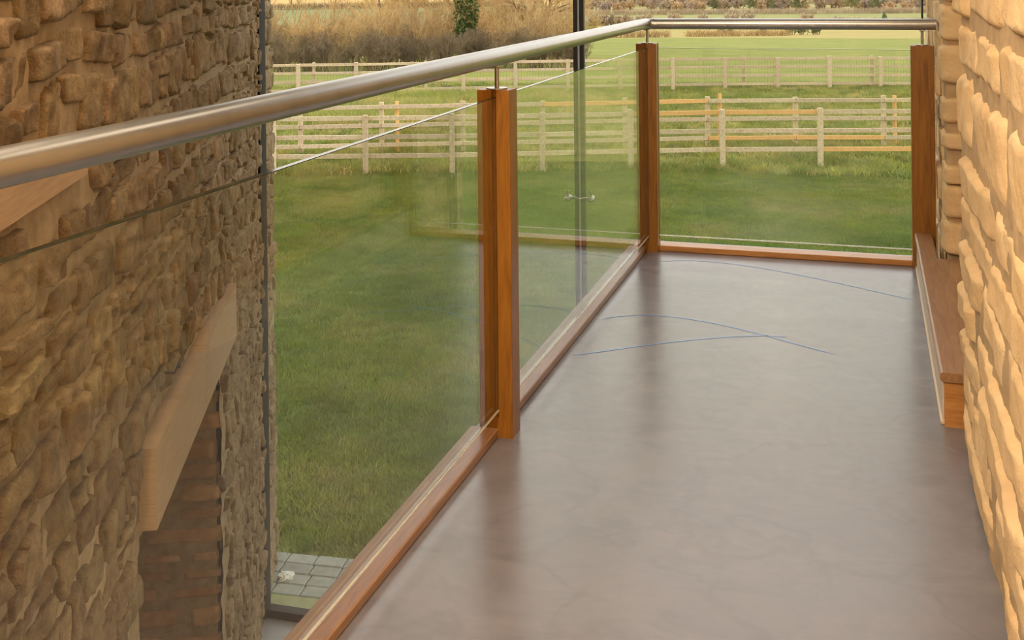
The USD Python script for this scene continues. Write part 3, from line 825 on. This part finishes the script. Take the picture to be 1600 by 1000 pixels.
def plant(name, label, cat, S, split, mats, names, group, minr=.0):
    t = thing(name, label, cat, group=group)
    for nm, mt, lo, hi in ((names[0], mats[0], 0, split), (names[1], mats[1], split, 99)):
        s = [x for x in S if lo <= x[4] < hi]
        if s:
            r0, r1 = np.maximum([x[2] for x in s], minr), np.maximum([x[3] for x in s], minr)
            obj(nm, tubes([x[0] for x in s], [x[1] for x in s], r0, r1), mt, t)
    return t


def bark(name, a, b, vary=.18):
    return look(name, [(.3, a), (.7, b)], scale=1.4, detail=4, rough=.9, vary=vary, spec=.1, hue=.006)


TWIG_D = bark('dark_twig', srgb(112, 96, 74), srgb(140, 122, 96))
TWIG_B = bark('brown_twig', srgb(172, 142, 98), srgb(198, 168, 120))
TWIG_G = bark('golden_twig', srgb(192, 160, 106), srgb(214, 184, 130))
BARK = bark('tree_bark', srgb(120, 98, 72), srgb(150, 126, 94))
FARTWIG = bark('far_twig', srgb(172, 152, 126), srgb(196, 174, 146), .15)  # paled and greyed: distance haze is put into the twig colour
FARGREEN = bark('far_evergreen', srgb(116, 120, 84), srgb(138, 140, 100), .15)
IVY = look('ivy_leaf', [(.3, srgb(66, 82, 36)), (.7, srgb(96, 110, 54))], scale=2, detail=3, rough=.6, vary=.25, translucent=.2)
rng = RNG(41)


def bush(seed, n, h, tilt, lv, r0=.016):
    g = RNG(seed)
    st = []
    for _ in range(n):
        a = g.uniform(0, 2 * np.pi)
        k = g.uniform(0, tilt)
        st.append(((g.normal(0, .28), g.normal(0, .28), 0), (math.cos(a) * k, math.sin(a) * k, 1.0), h * g.uniform(.45, .8)))
    return grow(g, st, lv, r0)


S_ = [bush(1, 16, 1.6, .9, [(6, .6, .7), (6, .55, .7), (4, .55, .7)]), bush(2, 14, 1.7, .8, [(6, .6, .7), (6, .55, .7), (4, .5, .7)]),
      bush(3, 14, 2.3, .55, [(6, .55, .55), (6, .55, .6), (4, .5, .6)]), bush(4, 12, 2.5, .5, [(7, .5, .5), (6, .55, .6), (4, .5, .6)])]
LOW = 'low dark grey brown scrub bush in the thicket behind the farthest fence'
TALL = 'tall golden brown leafless bush in the thicket behind the farthest fence'
b0 = plant('scrub_bush', LOW, 'bush', S_[0], 1, (TWIG_D, TWIG_D), ('stem', 'twig'), 'low scrub bushes of the thicket', .004)
b1 = plant('scrub_bush', LOW, 'bush', S_[1], 1, (TWIG_D, TWIG_D), ('stem', 'twig'), 'low scrub bushes of the thicket', .004)
b2 = plant('hedge_bush', TALL, 'bush', S_[2], 1, (TWIG_B, TWIG_G), ('stem', 'twig'), 'tall bushes of the thicket', .004)
b3 = plant('hedge_bush', TALL, 'bush', S_[3], 1, (TWIG_B, TWIG_B), ('stem', 'twig'), 'tall bushes of the thicket', .004)


def put(p, loc, rz, sc):
    p.GetAttribute('xformOp:translate').Set(Gf.Vec3d(*map(float, loc)))
    p.GetAttribute('xformOp:rotateZ').Set(float(rz))
    p.GetAttribute('xformOp:scale').Set(Gf.Vec3f(*([float(sc)] * 3 if np.ndim(sc) == 0 else map(float, sc))))


def row(protos, label, group, angles, rfun, sfun):
    for i, a in enumerate(angles):
        loc, rz, sc = at(a + rng.uniform(-.25, .25), rfun()), rng.uniform(0, 360), sfun()
        if i < len(protos):
            put(protos[i], loc, rz, sc)
        else:
            copy_of(protos[i % len(protos)], label, loc, rz, sc, group)


row([b0, b1], LOW, 'low scrub bushes of the thicket', np.linspace(-32.5, -14.0, 30), lambda: rng.uniform(50, 53), lambda: rng.uniform(.8, 1.2))
row([b2, b3], TALL, 'tall bushes of the thicket', np.linspace(-32.5, -14.6, 34), lambda: rng.uniform(53.5, 60), lambda: rng.uniform(.95, 1.45))


def tree(seed, h, lv, r0, tilt=.05, tmin=.12, up=.12):
    g = RNG(seed)
    return grow(g, [((0, 0, -.1), (g.normal(0, tilt), g.normal(0, tilt), 1.0), h)], lv, r0, up, tmin)


T_OAK = tree(7, 3.0, [(11, 1.05, 1.15), (8, .6, .8), (7, .55, .7), (5, .5, .7)], .24, tmin=.3, up=.06)
T_TALL = tree(8, 6.5, [(26, .40, .9), (8, .55, .7), (6, .5, .7), (3, .5, .7)], .11, tmin=.05)
T_SAP = tree(9, 5.5, [(18, .32, .6), (6, .5, .6), (4, .5, .6)], .05, tmin=.06)
oak = plant('oak_tree', 'wide leafless oak with crooked dark boughs, just left of the black window joint', 'tree', T_OAK, 2, (BARK, TWIG_B), ('trunk', 'twig'), None, .006)
put(oak, at(-16.4, 61), 30, 1.0)
ash = plant('leafless_tree', 'tall golden leafless tree left of the ivy covered trunk', 'tree', T_TALL, 1, (BARK, TWIG_G), ('trunk', 'twig'), None, .006)
put(ash, at(-21.6, 61), 0, 1.0)
copy_of(ash, 'leafless tree whose trunk is wrapped in dark green ivy', at(-19.5, 56.5), 120, 1.05)
copy_of(ash, 'leafless tree standing between the ivy covered trunk and the oak', at(-18.2, 66), 220, 1.0)
copy_of(ash, 'leafless tree behind the left half of the oak', at(-17.3, 68), 20, 1.1)
copy_of(ash, 'leafless tree behind the right half of the oak', at(-15.4, 70), 80, 1.05)
copy_of(ash, 'tall leafless tree right behind the tallest brown bushes of the thicket', at(-23.4, 66), 300, .95)
copy_of(ash, 'low leafless tree at the thicket end nearest the black window joint', at(-14.2, 64), 200, .75)
sap = plant('sapling', 'thin pale leafless sapling nearest to the left stone wall', 'tree', T_SAP, 1, (TWIG_B, TWIG_G), ('trunk', 'twig'), None, .005)
put(sap, at(-29.0, 56), 0, 1.0)
copy_of(sap, 'thin leafless sapling second from the left stone wall', at(-27.6, 57), 77, 1.1)
copy_of(sap, 'thin leafless sapling third from the left stone wall', at(-26.1, 58), 150, 1.05)
copy_of(sap, 'thin leafless sapling fourth from the left stone wall', at(-24.6, 57), 250, 1.0)


def leaf_cloud(n, size, shape, rng):
    d = rng.normal(0, 1, (n, 3))
    d /= np.linalg.norm(d, axis=1, keepdims=True)
    c = d * np.asarray(shape) * rng.uniform(.5, 1, (n, 1)) ** .6 * (.7 + .6 * meshkit.fbm(d * 2.2, 3, 4)[:, None])
    a = rng.normal(0, 1, (n, 3))
    a /= np.linalg.norm(a, axis=1, keepdims=True)
    b = np.cross(a, rng.normal(0, 1, (n, 3)))
    b /= np.linalg.norm(b, axis=1, keepdims=True)
    s = size * rng.uniform(.6, 1.3, (n, 1))
    v = np.concatenate([c - a * s, c + b * s * .6, c + a * s, c - b * s * .6])
    i = np.arange(n)
    return trimesh.Trimesh(v, np.vstack([np.stack([i, i + n, i + 2 * n], 1), np.stack([i, i + 2 * n, i + 3 * n], 1)]), process=False)


ivy = leaf_cloud(4200, .085, (.62, .62, 2.1), rng)
iv = thing('ivy', 'dark green ivy climbing the trunk of a leafless tree', 'ivy', at(-19.5, 55.0) + np.array([0, 0, 2.7]))
tag(iv, 'dark green ivy mass climbing the trunk of a leafless tree', 'ivy')
obj('foliage', ivy, IVY, iv)

# far off: hedges, shrubs in the pasture and the trees of the wooded slope
FS = [bush(11, 12, 1.0, .8, [(7, .6, .8), (6, .55, .8)], .03), bush(12, 12, 1.0, .6, [(7, .6, .7), (6, .55, .7)], .03)]


def hedge_line(label, a0, a1, r0, r1, h, seed, mats=(TWIG_B, TWIG_B)):
    g = RNG(seed)
    A, B = at(a0, r0), at(a1, r1)
    L = np.linalg.norm(B - A)
    n = int(L * 26)
    t = g.uniform(0, 1, n)
    base = A + (B - A) * t[:, None] + np.c_[g.normal(0, .25, (n, 2)), np.zeros(n)]
    tip = base + np.c_[g.normal(0, .28 * h, (n, 2)), h * g.uniform(.6, 1.1, n)]
    sA = tubes(base, tip, np.full(n, .03), np.full(n, .012))
    k = g.integers(0, n, n * 3)
    q = base[k] + (tip - base)[k] * g.uniform(.2, .9, (n * 3, 1))
    e = q + np.c_[g.normal(0, .28 * h, (n * 3, 2)), h * g.uniform(.05, .35, n * 3)]
    sB = tubes(q, e, np.full(n * 3, .02), np.full(n * 3, .01))
    x = thing('hedge', label, 'hedge')
    obj('stem', sA, mats[0], x)
    obj('twig', sB, mats[1], x)


hedge_line('short clipped brown hedge in the pasture left of the corner post', -13.3, -9.4, 195, 200, 1.3, 1)
hedge_line('long clipped brown hedge in the pasture right of the corner post', -8.6, -3.6, 205, 215, 1.2, 2)
hedge_line('dark hedge line at the foot of the pale far field', -13.5, 3.5, 332, 345, 2.0, 3, (FARTWIG, FARTWIG))
hedge_line('dark hedge line between the green crop and the sandy field', -33, -17, 555, 560, 3.0, 4, (TWIG_D, TWIG_D))
hedge_line('brown hedge at the back of the pale far field', -13.5, 3.5, 440, 452, 2.2, 6, (FARTWIG, FARTWIG))
hedge_line('pale hedge along the upper edge of the wooded slope', -13.5, 3.5, 560, 575, 3.0, 7, (FARTWIG, FARTWIG))
fb = plant('field_shrub', 'dark round shrub in the pasture, leftmost of those below the far handrail', 'shrub', FS[0], 1, (TWIG_D, FARGREEN), ('stem', 'twig'), None, .02)
put(fb, at(-6.9, 225), 0, (1.6, 1.6, 1.4))
for i, (a, r, s, lab) in enumerate([(-6.5, 226, 1.3, 'small dark shrub in the pasture, second from the left below the far handrail'), (-4.9, 228, 1.4, 'small dark shrub in the pasture, third from the left below the far handrail'),
                                    (-3.65, 226, 2.0, 'dark shrub in the pasture, fourth from the left below the far handrail'), (-3.05, 228, 1.9, 'dark shrub in the pasture, fifth from the left below the far handrail'),
                                    (-2.35, 226, 1.9, 'dark shrub in the pasture, rightmost below the far handrail')]):
    copy_of(fb, lab, at(a, r), 50 * i, (s, s, s * .9))
T_FAR = [tree(21, 4.0, [(12, .6, .9), (8, .6, .8), (5, .55, .8)], .2, tmin=.15), tree(22, 5.0, [(16, .45, .8), (8, .55, .7), (5, .5, .7)], .16, tmin=.1)]
FARPURPLE = bark('far_purple_twig', srgb(154, 138, 124), srgb(176, 158, 142), .12)  # purple grey twigs, lightened for the haze
FARORANGE = bark('far_orange_twig', srgb(184, 154, 118), srgb(204, 174, 136), .12)  # orange brown twigs, lightened for the haze
WL = 'leafless tree of the wooded slope over the far handrail'
w0 = plant('woodland_tree', WL, 'tree', T_FAR[0], 1, (BARK, FARTWIG), ('trunk', 'twig'), 'trees of the wooded slope', .035)
w1 = plant('woodland_tree', WL, 'tree', T_FAR[1], 1, (BARK, FARPURPLE), ('trunk', 'twig'), 'trees of the wooded slope', .035)
row([w0, w1], WL, 'trees of the wooded slope', np.r_[np.linspace(-14, 3.4, 40), np.linspace(-13.8, 3.2, 36)], lambda: rng.uniform(462, 600), lambda: rng.uniform(1.3, 2.0))
for k, (nm, mt) in enumerate((('grey brown', FARPURPLE), ('orange brown', FARORANGE), ('pale brown', FARTWIG))):
    bl = nm + ' bushy undergrowth clump of the wooded slope over the far handrail'
    w3 = plant('woodland_bush', bl, 'bush', FS[k % 2], 1, (BARK, mt), ('stem', 'twig'), nm + ' clumps of the wooded slope', .04)
    row([w3], bl, nm + ' clumps of the wooded slope', rng.uniform(-14, 3.4, 34), lambda: rng.uniform(452, 560), lambda: rng.uniform(3.2, 5.5))
GL = 'ivy green leafy tree of the wooded slope over the far handrail'
w2 = plant('green_tree', GL, 'tree', T_FAR[1], 1, (BARK, FARGREEN), ('trunk', 'twig'), 'green trees of the wooded slope', .07)
row([w2], GL, 'green trees of the wooded slope', np.array([-5.3, -4.4, -3.2, -.6, -7.2, .8]), lambda: rng.uniform(450, 460), lambda: rng.uniform(1.3, 1.8))
SL = 'brown shrub standing along the dark hedge line over the far handrail'
s0 = plant('hedgerow_shrub', SL, 'shrub', FS[1], 1, (TWIG_D, FARTWIG), ('stem', 'twig'), 'shrubs along the far hedge line', .03)
row([s0], SL, 'shrubs along the far hedge line', np.array([-13.2, -12.6, -12.0, -11.5, -11.0, -10.6, -9.0, -7.9, -6.4, -5.6, -3.0, -1.4]), lambda: rng.uniform(325, 338), lambda: rng.uniform(2.0, 3.6))
cone = trimesh.creation.cone(1.6, 3.6, sections=14)
for _ in range(3):
    cone = cone.subdivide()
cone.vertices += .35 * (np.stack([meshkit.fbm(cone.vertices * 2.2 + 40 * k, 3) for k in range(3)], -1) - .5)
ct = thing('conifer', 'small dark green conifer in the pale far field near the right stone wall', 'tree', at(.75, 344))
obj('foliage', cone, IVY, ct)
obj('trunk', cyl((0, 0), .2, -.4, .4, 8), BARK, ct)
